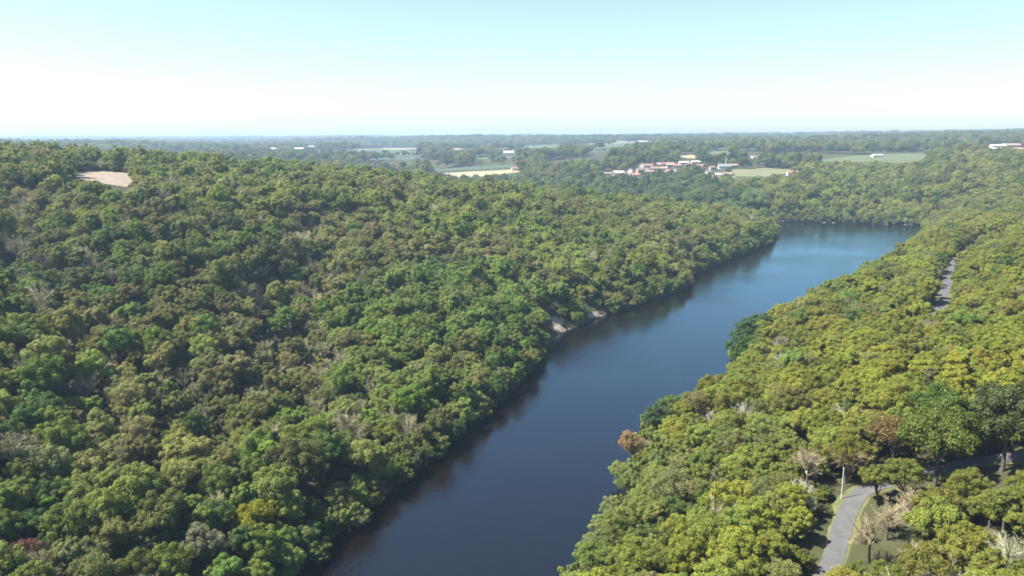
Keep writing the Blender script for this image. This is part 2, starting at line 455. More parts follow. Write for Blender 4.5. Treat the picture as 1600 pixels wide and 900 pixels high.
def crown_mesh(name, seed, rad=4.6, top=11.5, bot=3.2, nclump=46, leaf=.135, total=23000, lean=0):
    g = np.random.default_rng(seed); cz = (top+bot)/2; hz = (top-bot)/2
    # a few major boughs give the uneven outline, each carrying many clumps
    nb = 6; ang = g.random()*6.28+np.arange(nb)*6.28/nb+g.normal(scale=.25, size=nb)
    boughs = [np.array([math.cos(a)*rad*.46*g.uniform(.7, 1.25), math.sin(a)*rad*.46*g.uniform(.7, 1.25), cz+hz*g.uniform(-.35, .3)]) for a in ang]
    boughs.append(np.array([g.normal(scale=.4), g.normal(scale=.4), cz+hz*.38]))
    br = [rad*g.uniform(.42, .62) for _ in boughs]
    cs = []; rs = []; nclump = int(nclump*1.6)
    while len(cs) < nclump:
        k = g.integers(len(boughs)); d = g.normal(size=3); d[2] = abs(d[2])*.9-.25*g.random(); d /= np.linalg.norm(d)
        p = boughs[k]+d*br[k]*np.array([1, 1, .9])*g.uniform(.75, 1.05)
        if p[2] < bot+.4: continue
        cs.append(p); rs.append(g.uniform(.5, 1.02)*rad/4.6)
    for k in range(len(boughs)): cs.append(boughs[k]); rs.append(br[k]*.85)
    cs = np.array(cs); rs = np.array(rs); w = rs**2; w[-len(boughs):] *= .35
    cnt = np.maximum(30, (total*w/w.sum()).astype(int))
    V, F = leaf_cloud(cs, rs, cnt, leaf, seed+50)
    return np_mesh(name, V, F, M_LEAF), boughs, br

def tube(V, F, p0, p1, r0, r1, n=6):
    p0 = np.array(p0, float); p1 = np.array(p1, float); d = p1-p0; d /= np.linalg.norm(d)+1e-9
    a = np.cross(d, [0.3, .9, .1]); a /= np.linalg.norm(a); b = np.cross(d, a); base = len(V)
    for p, r in ((p0, r0), (p1, r1)):
        for k in range(n):
            t = 6.2832*k/n; V.append(tuple(p+a*math.cos(t)*r+b*math.sin(t)*r))
    for k in range(n): F.append((base+k, base+(k+1) % n, base+n+(k+1) % n, base+n+k))
def trunk_mesh(name, boughs, seed, h=5):
    g = random.Random(seed); V = []; F = []
    tube(V, F, (0, 0, -1.5), (.1, .05, h*.5), .34, .24, 8); tube(V, F, (.1, .05, h*.5), (.15, 0, h), .24, .16, 8)
    tube(V, F, (0, 0, -1.5), (0, 0, .5), .5, .33, 8)
    for b in boughs:
        z = h*g.uniform(.5, .95); m = np.array(b)*.55+np.array([.1, 0, z])*.45; m[2] += .3
        tube(V, F, (.1, .03, z), m, .15, .10, 5); tube(V, F, m, b, .10, .04, 5)
    mm = bpy.data.meshes.new(name); mm.from_pydata(V, [], F); mm.materials.append(M_BARK); mm.polygons.foreach_set('use_smooth', [True]*len(F)); mm.update(); return mm
def bare_mesh(name, seed, h=10.5, spread=3.6, n1=22, n2=10, n3=6):
    g = np.random.default_rng(seed); V = []; F = []
    for i in range(n1):
        a = g.random()*6.28; z0 = g.uniform(2.5, h*.62); L = spread*g.uniform(.6, 1.1); el = g.uniform(.5, 1.25)
        p0 = np.array([0, 0, z0]); d = np.array([math.cos(a)*math.cos(el), math.sin(a)*math.cos(el), math.sin(el)])
        p1 = p0+d*L*1.2; tube(V, F, p0, p1, .12, .05, 4)
        for j in range(n2):
            t = g.uniform(.3, 1); q0 = p0+(p1-p0)*t; e = d+g.normal(scale=.5, size=3); e[2] += .2; e /= np.linalg.norm(e)
            q1 = q0+e*g.uniform(.7, 1.7); tube(V, F, q0, q1, .03, .018, 3)
            for k in range(n3):
                s0 = q0+(q1-q0)*g.uniform(.3, 1); f = e+g.normal(scale=.7, size=3); f /= np.linalg.norm(f)
                tube(V, F, s0, s0+f*g.uniform(.4, 1.0), .02, .014, 3)
    mm = bpy.data.meshes.new(name); mm.from_pydata(V, [], F); mm.materials.append(M_TWIG); mm.update(); return mm

PROTO = []   # (name, crown mesh, trunk mesh, word)
specs = [('broadleaf_tree', 11, 4.7, 11.5, 3.0, 46), ('broadleaf_tree', 12, 5.3, 11.2, 2.8, 54), ('broadleaf_tree', 13, 4.3, 12.4, 3.0, 44),
         ('broadleaf_tree', 14, 5.0, 10.4, 2.4, 50), ('broadleaf_tree', 15, 3.9, 11.0, 2.6, 38), ('broadleaf_tree', 16, 4.9, 12.0, 3.2, 60)]
for nm, sd, rad, top, bot, nc in specs:
    c, b, br = crown_mesh('crown', sd, rad, top, bot, nc); PROTO.append((nm, c, trunk_mesh('trunk', b, sd), 'broad'))
c, b, br = crown_mesh('crown', 31, 3.6, 10.5, 1.6, 70, .11, 15000); PROTO.append(('willow_tree', c, trunk_mesh('trunk', b, 31), 'feathery'))
c, b, br = crown_mesh('crown', 41, 4.4, 10.8, 2.6, 30, .13, 6500); PROTO.append(('sparse_tree', c, trunk_mesh('trunk', b, 41), 'thin'))
for sd in (51, 52):
    PROTO.append(('bare_tree', bare_mesh('crown', sd), trunk_mesh('trunk', [np.array([0, 0, 8.5])], sd), 'leafless'))
c, b, br = crown_mesh('crown', 61, 2.6, 4.6, .1, 26, .14, 5200); PROTO.append(('shrub', c, trunk_mesh('stem', b[:2], 61, 1.5), 'low'))
for sd, rad, top, bot, nc in ((17, 3.1, 13.0, 2.4, 36), (18, 5.4, 10.6, 2.8, 30)):
    c, b, br = crown_mesh('crown', sd, rad, top, bot, nc); PROTO.append(('broadleaf_tree', c, trunk_mesh('trunk', b, sd), {17: 'upright', 18: 'ragged'}[sd]))
NP_ = len(PROTO)

# ------------------------------------------------------------------ scatter
def jgrid(x0, x1, y0, y1, p, seed):
    g = np.random.default_rng(seed); xs = np.arange(x0, x1, p); ys = np.arange(y0, y1, p*.87)
    X, Y = np.meshgrid(xs, ys); X = X+(np.arange(len(ys)) % 2)[:, None]*p*.5
    X = X+g.uniform(-.38, .38, X.shape)*p; Y = Y+g.uniform(-.38, .38, Y.shape)*p
    return X.ravel(), Y.ravel()
Tx = []; Ty = []; Ts = []; Tk = []; Tz = []
def add(x, y, s, k, zs=1.0): Tx.append(x); Ty.append(y); Ts.append(s); Tk.append(k); Tz.append(np.full(len(x), zs))
g = np.random.default_rng(5)
x, y = jgrid(-900, 900, -60, 1120, 5.25, 1)
m = (np.abs(x) < y*.85+110); x, y = x[m], y[m]
r = np.hypot(x, y)
sd = river_sd(x, y)
keep = (sd > 1.0)
keep &= polyline_dist(x, y, ROAD) > 4.0
keep &= y < 800
x, y, sd = x[keep], y[keep], sd[keep]
s = np.where(g.random(len(x)) < .12, g.uniform(.95, 1.25, len(x)), g.uniform(.58, .98, len(x))); s *= np.where(sd < 5, .8, 1)*np.where(x > np.interp(y, [p[1] for p in LB], [p[0] for p in LB])+12, .86, .95)
k = g.integers(0, 6, len(x)); rr = g.random(len(x)); k[rr < .06] = 6; k[(rr > .06) & (rr < np.where(x < .56*y-150, .24, .14))] = 7
gd = np.minimum(polyline_dist(x, y, GULLY), polyline_dist(x, y, GULLY2))
bare = (g.random(len(x)) < np.where(gd < 14, .42, .042)*(np.hypot(x, y) < 700)); k[bare] = g.integers(8, 10, bare.sum())
gone = (gd < 16) & (g.random(len(x)) < .28)
x, y, s, k = x[~gone], y[~gone], s[~gone], k[~gone]
add(x, y, s, k)
x, y = jgrid(-900, 1150, 800, 1120, 9.3, 14); sd = river_sd(x, y); m = (np.abs(x) < y*.85+110) & (sd > 1.0); x, y = x[m], y[m]
add(x, y, g.uniform(.8, 1.55, len(x))*np.where(sd[m] < 8, .75, 1), g.integers(0, 6, len(x)))
# bushes that line the water's edge
x, y = jgrid(-150, 560, 60, 900, 3.3, 2); sd = river_sd(x, y); m = (sd > -1.6) & (sd < 4.5) & (g.random(len(x)) < .93)
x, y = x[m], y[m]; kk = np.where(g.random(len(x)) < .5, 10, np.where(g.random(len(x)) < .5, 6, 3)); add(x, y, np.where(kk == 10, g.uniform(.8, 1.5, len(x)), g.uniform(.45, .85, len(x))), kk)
# undergrowth that fills the gaps between the crowns
x, y = jgrid(-420, 420, 40, 520, 5.2, 9); m = (np.abs(x) < y*.85+60) & (river_sd(x, y) > 3) & (polyline_dist(x, y, ROAD) > 5.5) & (g.random(len(x)) < .75)
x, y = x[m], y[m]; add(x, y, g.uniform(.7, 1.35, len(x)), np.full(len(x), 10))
# shrubs along the road
x, y = jgrid(30, 260, 60, 420, 2.6, 3); rd = polyline_dist(x, y, ROAD); m = (rd > 3.3) & (rd < 8.5) & (g.random(len(x)) < .75) & (river_sd(x, y) > 2)
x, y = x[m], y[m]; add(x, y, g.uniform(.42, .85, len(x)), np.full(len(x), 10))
# the valley's far side and the village slopes
x, y = jgrid(-1500, 1500, 1120, 1750, 10.5, 4); m = (np.abs(x) < y*.82+60) & (river_sd(x, y) > 3)
m &= ~((fbm(x, y*.6, 150, 11) > .57) & (y > 1250)) & (g.random(len(x)) < .93)
x, y = x[m], y[m]; add(x, y, g.uniform(.8, 1.7, len(x)), g.integers(0, 6, len(x)))
# the plain: woods and hedges
x, y = jgrid(-3500, 3500, 1750, 3900, 17, 6); m = (np.abs(x) < y*.8); x, y = x[m], y[m]
add(x, y, g.uniform(1.3, 2.2, len(x)), g.integers(0, 6, len(x)), .75)
x, y = jgrid(-8500, 8500, 3900, 10500, 52, 8); m = (np.abs(x) < y*.78); x, y = x[m], y[m]
add(x, y, g.uniform(4.5, 6.5, len(x)), g.integers(0, 6, len(x)), .27)
hx, hy = [], []
for q in OC:
    (xa, ya), (xb, yb) = prot(q[0], q[1]), prot(q[2], q[3])
    if min(ya, yb) > 5200: continue
    for (u0, v0, u1, v1) in ((q[0]-5, q[1]-5, q[2]+5, q[1]-5), (q[0]-5, q[3]+5, q[2]+5, q[3]+5), (q[0]-5, q[1]-5, q[0]-5, q[3]+5), (q[2]+5, q[1]-5, q[2]+5, q[3]+5)):
        if g.random() < .2: continue
        n_ = int(math.hypot(u1-u0, v1-v0)/9)
        for t in range(n_):
            if g.random() < .25: continue
            a_ = prot(u0+(u1-u0)*t/n_+g.normal()*1.2, v0+(v1-v0)*t/n_+g.normal()*1.2); hx.append(a_[0]); hy.append(a_[1])
hx = np.array(hx); hy = np.array(hy); add(hx, hy, g.uniform(.55, 1.15, len(hx)), g.integers(0, 6, len(hx)))
Tx, Ty, Ts, Tk, Tz = map(np.concatenate, (Tx, Ty, Ts, Tk, Tz))
Gz = np.maximum(H(Tx, Ty), -.3)
op = in_open(Tx, Ty)
sw = (Tk < 6) & (g.random(len(Tk)) < .34); Tk = np.where(sw, g.integers(11, 13, len(Tk)), Tk)
ok = ~op & ~((Ty > 1000) & (Gz < 1))
for sh in (s1, s2):
    c_ = np.mean(sh, 0); ok &= ~((Tx > c_[0]-9) & (Tx < c_[0]+4) & (np.abs(Ty-c_[1]) < 5.5))
WIDE = {ROADKEEP0+1, ROADKEEP0-1, ROADKEEP0-2}
# drop whatever would stand between the eye and the open places
for ki, (poly, dmax) in enumerate(KEEP):
    for frac in (.08, .3, .5, .72, .9):
        px, py, dd = project(Tx, Ty, Gz+frac*11.5*Ts*Tz)
        rpx = FPX*3.2*Ts/dd*.5
        c = poly.mean(0)
        m = (dd < dmax+2) & (np.abs(px-c[0]) < 400) & (np.abs(py-c[1]) < 300) & ok & ~((ki == ROADKEEP0) & (Tk == 10))
        ii = np.nonzero(m)[0]
        if len(ii):
            P = np.stack([px[ii], py[ii]], 1)
            hitm = in_poly(P, poly)
            for sx in ((-2.4, -1.2, 1.2, 2.4) if ki in WIDE else (-1, 1)): hitm |= in_poly(P+np.stack([sx*rpx[ii], 0*rpx[ii]], 1), poly)
            ok[ii[hitm]] = False
HOUSE_KEEP = []
# ------------------------------------------------------------------ houses
M_CREAM = simple('cream_render', (.40,.34,.27), (.34,.29,.23), .4, .9)
M_WHITE = simple('white_render', (.55,.53,.49), (.47,.45,.42), .4, .9)
M_STONE = simple('honey_stone', (.29,.24,.18), (.23,.19,.14), .6, .95)
M_TILE = simple('clay_tiles', (.22,.115,.088), (.17,.09,.07), .5, .9)
M_TILE2 = simple('old_brown_tiles', (.17,.115,.09), (.13,.09,.07), .5, .9)
M_PINK = simple('pale_pink_tiles', (.27,.18,.15), (.22,.15,.125), .5, .9)
M_SLATE = simple('grey_roof_sheet', (.17,.175,.18), (.14,.145,.15), .5, .7)
M_PALE = simple('pale_roof_sheet', (.42,.42,.41), (.35,.35,.34), .5, .7)
M_GLASS = simple('dark_pane', (.03,.035,.045), (.02,.025,.03), 1, .2)
M_SHUT = simple('painted_shutter', (.30,.34,.36), (.26,.3,.32), 1, .6)

def box(V, F, x0, x1, y0, y1, z0, z1):
    b = len(V); V += [(x0,y0,z0),(x1,y0,z0),(x1,y1,z0),(x0,y1,z0),(x0,y0,z1),(x1,y0,z1),(x1,y1,z1),(x0,y1,z1)]
    F += [(b,b+3,b+2,b+1),(b+4,b+5,b+6,b+7),(b,b+1,b+5,b+4),(b+1,b+2,b+6,b+5),(b+2,b+3,b+7,b+6),(b+3,b,b+4,b+7)]
def make_house(x, y, z, w, d, h, rh, yaw, wm, rm, label, cat='house', name='village_house', chimney=True, group=None, nwin=None):
    root = empty(name, (x, y, z), R(yaw)); tag(root, label, cat, group)
    hw, hd = w/2, d/2
    V = [(-hw,-hd,-3),(hw,-hd,-3),(hw,hd,-3),(-hw,hd,-3),(-hw,-hd,h),(hw,-hd,h),(hw,hd,h),(-hw,hd,h),(-hw,0,h+rh),(hw,0,h+rh)]
    F = [(0,1,5,4),(2,3,7,6),(1,2,6,9,5),(3,0,4,8,7),(0,3,2,1)]
    mesh_obj('wall', V, F, wm, root)
    # roof: two thick slopes with eaves
    o = .55; sl = rh/hd; zt = h+rh+.28; V = []; F = []
    for sgn in (-1, 1):
        b = len(V); ye = sgn*(hd+o); ze = h-sl*o+.05
        for xx in (-hw-o*.7, hw+o*.7):
            V += [(xx, ye, ze),(xx, ye, ze+.25),(xx, 0, zt+.02*sgn),(xx, 0, zt-.25)]
        F += [(b,b+4,b+5,b+1),(b+1,b+5,b+6,b+2),(b+3,b+7,b+4,b),(b,b+1,b+2,b+3),(b+4,b+7,b+6,b+5)]
    rf = mesh_obj('roof', V, F, rm, root)
    if chimney:
        V = []; F = []; cx = hw*.62*random.choice((-1, 1)); box(V, F, cx-.45, cx+.45, -.35, .35, h+rh*.5, h+rh+1.3); box(V, F, cx-.55, cx+.55, -.45, .45, h+rh+1.3, h+rh+1.5)
        mesh_obj('chimney', V, F, M_STONE, rf)
    nw = nwin if nwin is not None else max(2, int(w/3.4))
    fl = [1.1] if h < 4.2 else [1.0, 3.9]
    for z0 in fl:
        for q in range(nw):
            cx = -hw+w*(q+.5)/nw
            if z0 == fl[0] and q == nw//2:
                V = []; F = []; box(V, F, cx-.5, cx+.5, -hd-.06, -hd+.05, 0, 2.1); mesh_obj('door', V, F, M_SHUT, root); continue
            V = []; F = []
            box(V, F, cx-.75, cx+.75, -hd-.05, -hd+.02, z0-.08, z0+1.38)
            win = mesh_obj('window', V, F, M_SHUT, root)
            V = []; F = []; box(V, F, cx-.5, cx+.5, -hd-.09, -hd-.04, z0, z0+1.3); mesh_obj('pane', V, F, M_GLASS, win)
    return root
GV = 'houses of the hillside hamlet'
# px, py of the base, size w d h roof-height yaw, materials, label
HS = [
 (951,274,12,7,2.8,1.6,-12,M_STONE,M_SLATE,'low stone shed with grey roof at the west tip of the hamlet','shed',0),
 (958.5,277,8,7,4.6,2.2,62,M_STONE,M_TILE,'small gabled stone house with red roof beside the low grey shed','house',1),
 (967,273.5,15,9,3.4,2.6,-8,M_CREAM,M_PALE,'long cream house with pale roof behind a dark round tree','house',1),
 (985,271.5,9,8,5.6,3,70,M_WHITE,M_TILE2,'white gable ended house with brown roof near the hamlet middle','house',1),
 (991,277,15,8,3.4,2.4,-14,M_CREAM,M_TILE,'low red roofed house with pale front wall, lowest in the hamlet','house',1),
 (1000,271,11,9,5,2.8,20,M_STONE,M_TILE2,'brown roofed stone house squeezed between red roofs','house',1),
 (1003,263,8,8,6,3.2,75,M_WHITE,M_TILE,'tall white gable standing above the western red roofs','house',1),
 (1010,268.5,7,8,5,3,80,M_WHITE,M_TILE,'narrow white gabled cottage facing the river below the row','cottage',1),
 (1013,263.5,14,9,4.6,2.8,-5,M_STONE,M_TILE,'red roofed stone farmhouse behind the narrow white cottage','house',1),
 (1023,267.5,13,9,4,2.8,-16,M_STONE,M_TILE2,'dark brown roofed house in the centre of the hamlet row','house',1),
 (1026,262,11,9,4.8,3,2,M_CREAM,M_PINK,'cream house with faded pink roof at back of the row','house',1),
 (1036,267,12,8,3.8,2.4,-6,M_CREAM,M_PINK,'long cream fronted house with pink roof facing the valley','house',1),
 (1037,261.5,12,9,4.8,3,24,M_STONE,M_TILE,'red roofed house turned sideways behind the long cream house','house',1),
 (1047,262.5,12,10,5,3.2,-3,M_STONE,M_PINK,'broad pink roofed house east of the row centre','house',1),
 (1058,263.5,12,9,4.4,2.8,-7,M_STONE,M_TILE,'wide red roofed barn closing the row on its east','barn',0),
 (1068,257.5,16,9,3.6,1.8,3,M_WHITE,M_PALE,'long white farm building above the east of the row','farm building',0),
 (1075,260,8,7,3.6,2.2,50,M_STONE,M_TILE,'small red roofed outbuilding below the long white building','outbuilding',1),
 (1087,255.8,14,8,3,1.5,-4,M_WHITE,M_PALE,'short white shed east of the long white farm building','shed',0),
 (976,275.5,8,7,3.6,2.2,35,M_STONE,M_TILE2,'small brown roofed cottage low between the dark tree and white gable','cottage',1),
 (1017,272,9,7,3.4,2.2,-20,M_CREAM,M_TILE,'small red roofed cottage stepping down below the narrow white gable','cottage',1),
 (1044,271,9,7,3.2,2.2,12,M_STONE,M_PINK,'small pink roofed cottage below the long cream house','cottage',1),
 (1055,268.5,8,7,3.6,2.4,64,M_CREAM,M_TILE2,'gabled cream cottage with brown roof under the wide barn','cottage',1),
 (1094,263,10,8,3.6,2.4,-25,M_STONE,M_TILE,'isolated red roofed stone house between hamlet and lawn','house',1),
 (1113,265,9,7,3.4,2.2,15,M_STONE,M_TILE2,'brown roofed stone cottage just west of the tall grey roof','cottage',1),
 (1106,272,9,7,3.2,1.8,30,M_CREAM,M_SLATE,'little grey roofed cream hut at the garden edge among bushes','hut',1),
 (1132,263.5,19,9,3.8,3,-4,M_WHITE,M_SLATE,'long white house with tall grey roof on the green lawn','house',1),
 (1147,262,10,8,3.4,2.2,12,M_STONE,M_PINK,'small pink roofed garage beside the long grey roofed house','garage',1),
 (1122,275.5,8,6,2.8,1.8,-10,M_CREAM,M_PALE,'tiny cream garden house with pale roof under the lawn','garden house',1),
 (1136,276,12,8,3.4,2.4,-8,M_CREAM,M_PINK,'cream bungalow with pink roof beside the lane below lawn','bungalow',1),
 (1238,274.5,15,9,3.8,2.8,-6,M_WHITE,M_TILE,'lone white walled house with orange brown roof over the reservoir','house',1),
 (1249,274,6,6,2.6,1.6,20,M_WHITE,M_PALE,'small white annexe just east of the lone orange roofed house','annexe',0),
 (1370,245.5,17,9,3.2,1.6,4,M_WHITE,M_PALE,'white farm shed alone on the upper green field','shed',0),
 (1558,231.5,30,13,4.2,3.4,5,M_WHITE,M_PALE,'domed looking white barn, western of the hilltop farm pair','barn',0),
 (1555,235.5,20,9,3.4,1.8,5,M_WHITE,M_PALE,'low white shed in front of the western hilltop barn','shed',0),
 (1580,230.5,44,14,4.6,3.6,4,M_WHITE,M_PINK,'largest hilltop farm building with pale pink roof','barn',0),
 (1592,235.5,24,9,3.4,2,4,M_CREAM,M_PINK,'low pink roofed farm wing below the largest hilltop building','farm building',0),
 (424,235.5,24,14,5,3,8,M_CREAM,M_PALE,'distant white hall west of the two bright sheds on the plain','hall',0),
 (467,236,28,15,6,3,-5,M_WHITE,M_PALE,'distant bright white shed on the plain beside a wood','shed',0),
 (486,231.5,26,15,6,3,10,M_WHITE,M_PALE,'smaller distant white shed behind the bright one on plain','shed',0),
 (716,237,22,12,5,3,5,M_CREAM,M_PINK,'distant cream farmstead between pale fields on the plain','farm',0),
 (795,242,24,12,5,4,-5,M_WHITE,M_PALE,'white farmhouse on the plain above the straw field','farmhouse',1),
 (1003,224,34,14,5,3,0,M_CREAM,M_PALE,'very distant long pale farm below the skyline woods','farm',0),
 (1177,249.5,8,7,4,2.5,20,M_WHITE,M_PINK,'tiny white cottage alone among trees above the lawn','cottage',1),
 (804,266.5,10,8,4,2.5,10,M_WHITE,M_TILE,'small white house at the east end of the straw field','house',1),
]
for (px, py, w, d, h, rh, yaw, wm, rm, lab, cat, ch) in HS:
    x, y = hit(px, py, 800 if px > 900 else 860); z = float(H(x, y)); dd = project(x, y, z)[2]
    nm = {'house':'village_house','farm':'farm_building'}.get(cat, cat.replace(' ', '_'))
    if dd > 3200: w, d, h, rh = w*1.2, d*1.2, h*1.2, rh*1.2
    make_house(x, y, z, w, d, h, rh, yaw, wm, rm, lab, cat, nm, bool(ch), GV if (940 < px < 1160 and py > 250) else None, nwin=None if dd < 2600 else 3)
    k = FPX/dd; hw = (w*abs(math.cos(R(yaw)))+d*abs(math.sin(R(yaw))))*.5*k+.4
    KEEP2 = np.array([(px-hw, py+.3), (px+hw, py+.3), (px+hw, py-(h+rh)*k), (px-hw, py-(h+rh)*k)])
    HOUSE_KEEP.append((KEEP2, dd))
    ok &= ~(np.hypot(Tx-x, Ty-y) < max(w, d)*.5+4)
    pt, qt, d_ = project(Tx, Ty, Gz+11.0*Ts*Tz); pb, qb, _ = project(Tx, Ty, Gz); rp = FPX*3.2*Ts/d_
    ok &= ~((d_ < dd+3) & (pt+rp > KEEP2[0, 0]) & (pt-rp < KEEP2[1, 0]) & (qt < py-.5*(h+rh)*k) & (qb > KEEP2[2, 1]))

# pale slender tower beyond the long grey-roofed house
x, y = hit(1134.5, 257, 850); z = float(H(x, y))
tw = empty('slender_tower', (x, y, z)); tag(tw, 'slender pale tower with short cap behind the grey roofed house', 'tower')
V = []; F = []; tube(V, F, (0,0,-2), (0,0,9), 1.3, 1.1, 10); mesh_obj('shaft', V, F, M_WHITE, tw, smooth=True)
V = []; F = []; tube(V, F, (0,0,9), (0,0,11.6), 1.6, .1, 10); mesh_obj('cap', V, F, M_SLATE, tw)
ok &= ~(np.hypot(Tx-x, Ty-y) < 7)
for frac in (.5, .95):
    p_, q_, d_ = project(Tx, Ty, Gz+frac*11.5*Ts*Tz); ok &= ~((d_ < y) & (np.abs(p_-1134.5) < 5) & (q_ < 257) & (q_ > 244))

# garden walls at the foot of the hamlet
def wall(px0_, py0_, px1_, py1_, h, mat, label):
    a = hit(px0_, py0_, 850); b = hit(px1_, py1_, 850); L = math.hypot(b[0]-a[0], b[1]-a[1]); an = math.atan2(b[1]-a[1], b[0]-a[0])
    root = empty('garden_wall', (a[0], a[1], float(H(*a))), an); tag(root, label, 'wall')
    V = []; F = []; n_ = max(3, int(L/6))
    for q in range(n_):
        t0, t1 = q/n_*L, (q+1)/n_*L
        z0 = float(H(a[0]+math.cos(an)*t0, a[1]+math.sin(an)*t0))-root.location.z
        b_ = len(V); box(V, F, t0+.003*q, t1, -.3, .3, z0-2, z0+h+.004*(q % 2))
    mesh_obj('masonry', V, F, mat, root)
    V = []; F = []
    for q in range(n_):
        t0, t1 = q/n_*L, (q+1)/n_*L
        z0 = float(H(a[0]+math.cos(an)*t0, a[1]+math.sin(an)*t0))-root.location.z
        box(V, F, t0+.02, t1-.02, -.4, .4, z0+h+.006, z0+h+.16)
    mesh_obj('coping', V, F, M_CREAM, root)
    poly = np.array([(px0_-1, py0_+.5), (px1_+1, py1_+.5), (px1_+1, py1_-2.6), (px0_-1, py0_-2.6)])
    global ok
    for frac in (.5, .95):
        p_, q_, d_ = project(Tx, Ty, Gz+frac*11.5*Ts*Tz); ok &= ~((d_ < a[1]+2) & in_poly(np.stack([p_, q_], 1), poly))
wall(1002,287.5,1013,286.5, 3.0, M_CREAM, 'pale terrace wall low among trees below the hamlet')
wall(1024,287.5,1031,288.5, 2.0, M_STONE, 'short stone wall east of the pale terrace wall')
wall(1100,275.5,1150,278, 2.2, M_STONE, 'long dark stone wall under the lawn and bungalow')

# ------------------------------------------------------------------ poles by the road
M_WOOD = simple('weathered_pole', (.50,.48,.43), (.40,.38,.34), 2, .8)
def pole(px, py, h, z, label):
    x, y = unproj_z(px, py, z); g_ = float(H(x, y))
    root = empty('utility_pole', (x, y, g_)); tag(root, label, 'pole', 'poles along the road')
    V = []; F = []; tube(V, F, (0,0,-.6), (0,0,h), .11, .07, 10); mesh_obj('shaft', V, F, M_WOOD, root, smooth=True)
    V = []; F = []; tube(V, F, (0,0,h), (0,0,h+.22), .13, .05, 8); mesh_obj('cap', V, F, M_WOOD, root)
    p_, q_, d_ = project(Tx, Ty, Gz+.75*11.5*Ts*Tz)
    global ok
    ok &= ~((d_ < y+4) & (np.abs(p_-px) < 22) & (q_ < py+8) & (q_ > py-60))
pole(1315, 772, 6.0, 20.5, 'pale slender pole standing where the road meets dark tree shade')
pole(1483, 722, 3.0, 21.5, 'short pole on the shaded lane, nearer the bend')
pole(1500, 722, 2.6, 21.5, 'shorter pole on the shaded lane, further along from the bend')

# single trees that stand out in the photograph: px, py of the crown's middle, height above ground, kind, scale, tint
SOLO = [
 (990,700,6,6,.95,(.19,.145,.085),'round rust brown tree leaning out over the river'),
 (1008,660,8,6,1.15,(.045,.085,.045),'dark blue green tree directly behind the rust brown tree'),
 (1035,655,8,0,1.0,(.07,.115,.045),'pale green tree on the shore beside the dark blue green one'),
 (1058,645,8,6,1.0,(.08,.12,.06),'slender pale green tree at the tip of the shore cluster'),
 (1102,632,9,3,1.1,(.10,.12,.02),'round lime tree on the shore north of the shore cluster'),
 (1152,552,8,1,1.05,(.045,.10,.03),'deep green tree at the water end of the protruding clump'),
 (1160,528,8,1,1.15,(.04,.085,.035),'dark green tree in the middle of the protruding shore clump'),
 (1178,512,8,3,1.2,(.045,.09,.04),'dark rounded tree at the back of the protruding shore clump'),
 (1205,503,8,4,1.0,(.05,.10,.035),'green tree joining the protruding clump to the yellow woods'),
 (40,870,9,7,.7,(.10,.05,.045),'small dull red tree near the bottom of the big hillside'),
 (1388,812,6,8,.8,(.22,.205,.165),'pale leafless tree just east of the near road'),
 (1360,850,5,9,.8,(.20,.185,.15),'pale tangled bare tree at the road edge below another'),
 (1425,790,6,9,.75,(.21,.195,.16),'pale bare tree furthest from the road among its neighbours'),
 (1330,718,7,8,.95,(.20,.165,.13),'brown grey leafless tree above the bend in the road'),
 (1262,728,7,9,.85,(.22,.20,.17),'grey leafless tree west of the road bend'),
 (1468,690,8,3,1.35,(.075,.11,.025),'broad bright green oak above the dark gap of the lane'),
 (1510,668,8,1,1.45,(.055,.10,.02),'large deep green oak spreading above the dark lane gap'),
 (1575,665,8,0,1.35,(.055,.075,.03),'big grey green oak at the east end of the dark lane gap'),
 (1425,705,7,7,1.15,(.115,.09,.04),'olive brown thin tree at the start of the dark lane gap'),
 (270,285,9,8,1.3,(.17,.155,.15),'big grey leafless tree below the bare soil field'),
 (255,300,8,9,1.2,(.16,.15,.14),'grey leafless tree in front of the biggest grey one'),
 (395,310,8,8,1.1,(.15,.14,.14),'grey leafless tree high on the hillside away from the field'),
 (55,510,9,4,.95,(.11,.16,.015),'vivid lime green tree high among dark trees'),
 (395,820,8,3,.9,(.14,.165,.012),'bright yellow green bushy tree near the bottom edge'),
 (455,735,9,1,1.15,(.075,.095,.035),'large round olive tree standing out above the bank'),
 (505,712,9,5,1.05,(.06,.11,.03),'large round deep green tree touching the round olive tree'),
 (232,540,9,5,1.25,(.08,.13,.02),'tall bright green dome shaped tree mid hillside'),
 (150,535,9,3,1.0,(.10,.11,.025),'yellowish green tree beside the tall bright dome tree'),
 (75,595,9,0,1.15,(.06,.11,.02),'rounded mid green tree west of the collapsed brown branches'),
 (415,400,9,5,1.3,(.075,.105,.035),'large pale domed tree above the ravine top'),
 (475,385,9,1,1.3,(.08,.115,.04),'broad light green tree upslope of the ravine'),
 (525,775,7,6,.95,(.09,.115,.045),'feathery pale green tree overhanging the near bank'),
 (320,860,7,6,1.1,(.13,.15,.11),'grey white feathery tree near the bottom edge'),
 (600,690,6,3,.8,(.12,.15,.03),'pale lime shrub like tree at the waterline by dark shade'),
 (1374,764,6,4,.72,(.10,.125,.025),'small yellow green tree on the inside of the road bend'),
 (1408,757,6,0,.85,(.09,.118,.03),'green tree hiding the lane just past the road bend'),
 (1345,748,7,5,.8,(.11,.125,.022),'yellow green tree leaning over the dark end of the road'),
 (660,685,5,6,.7,(.13,.15,.07),'small pale shrub like tree low on the bank'),
]
sx, sy, ssc, sk, st, sl = [], [], [], [], [], []
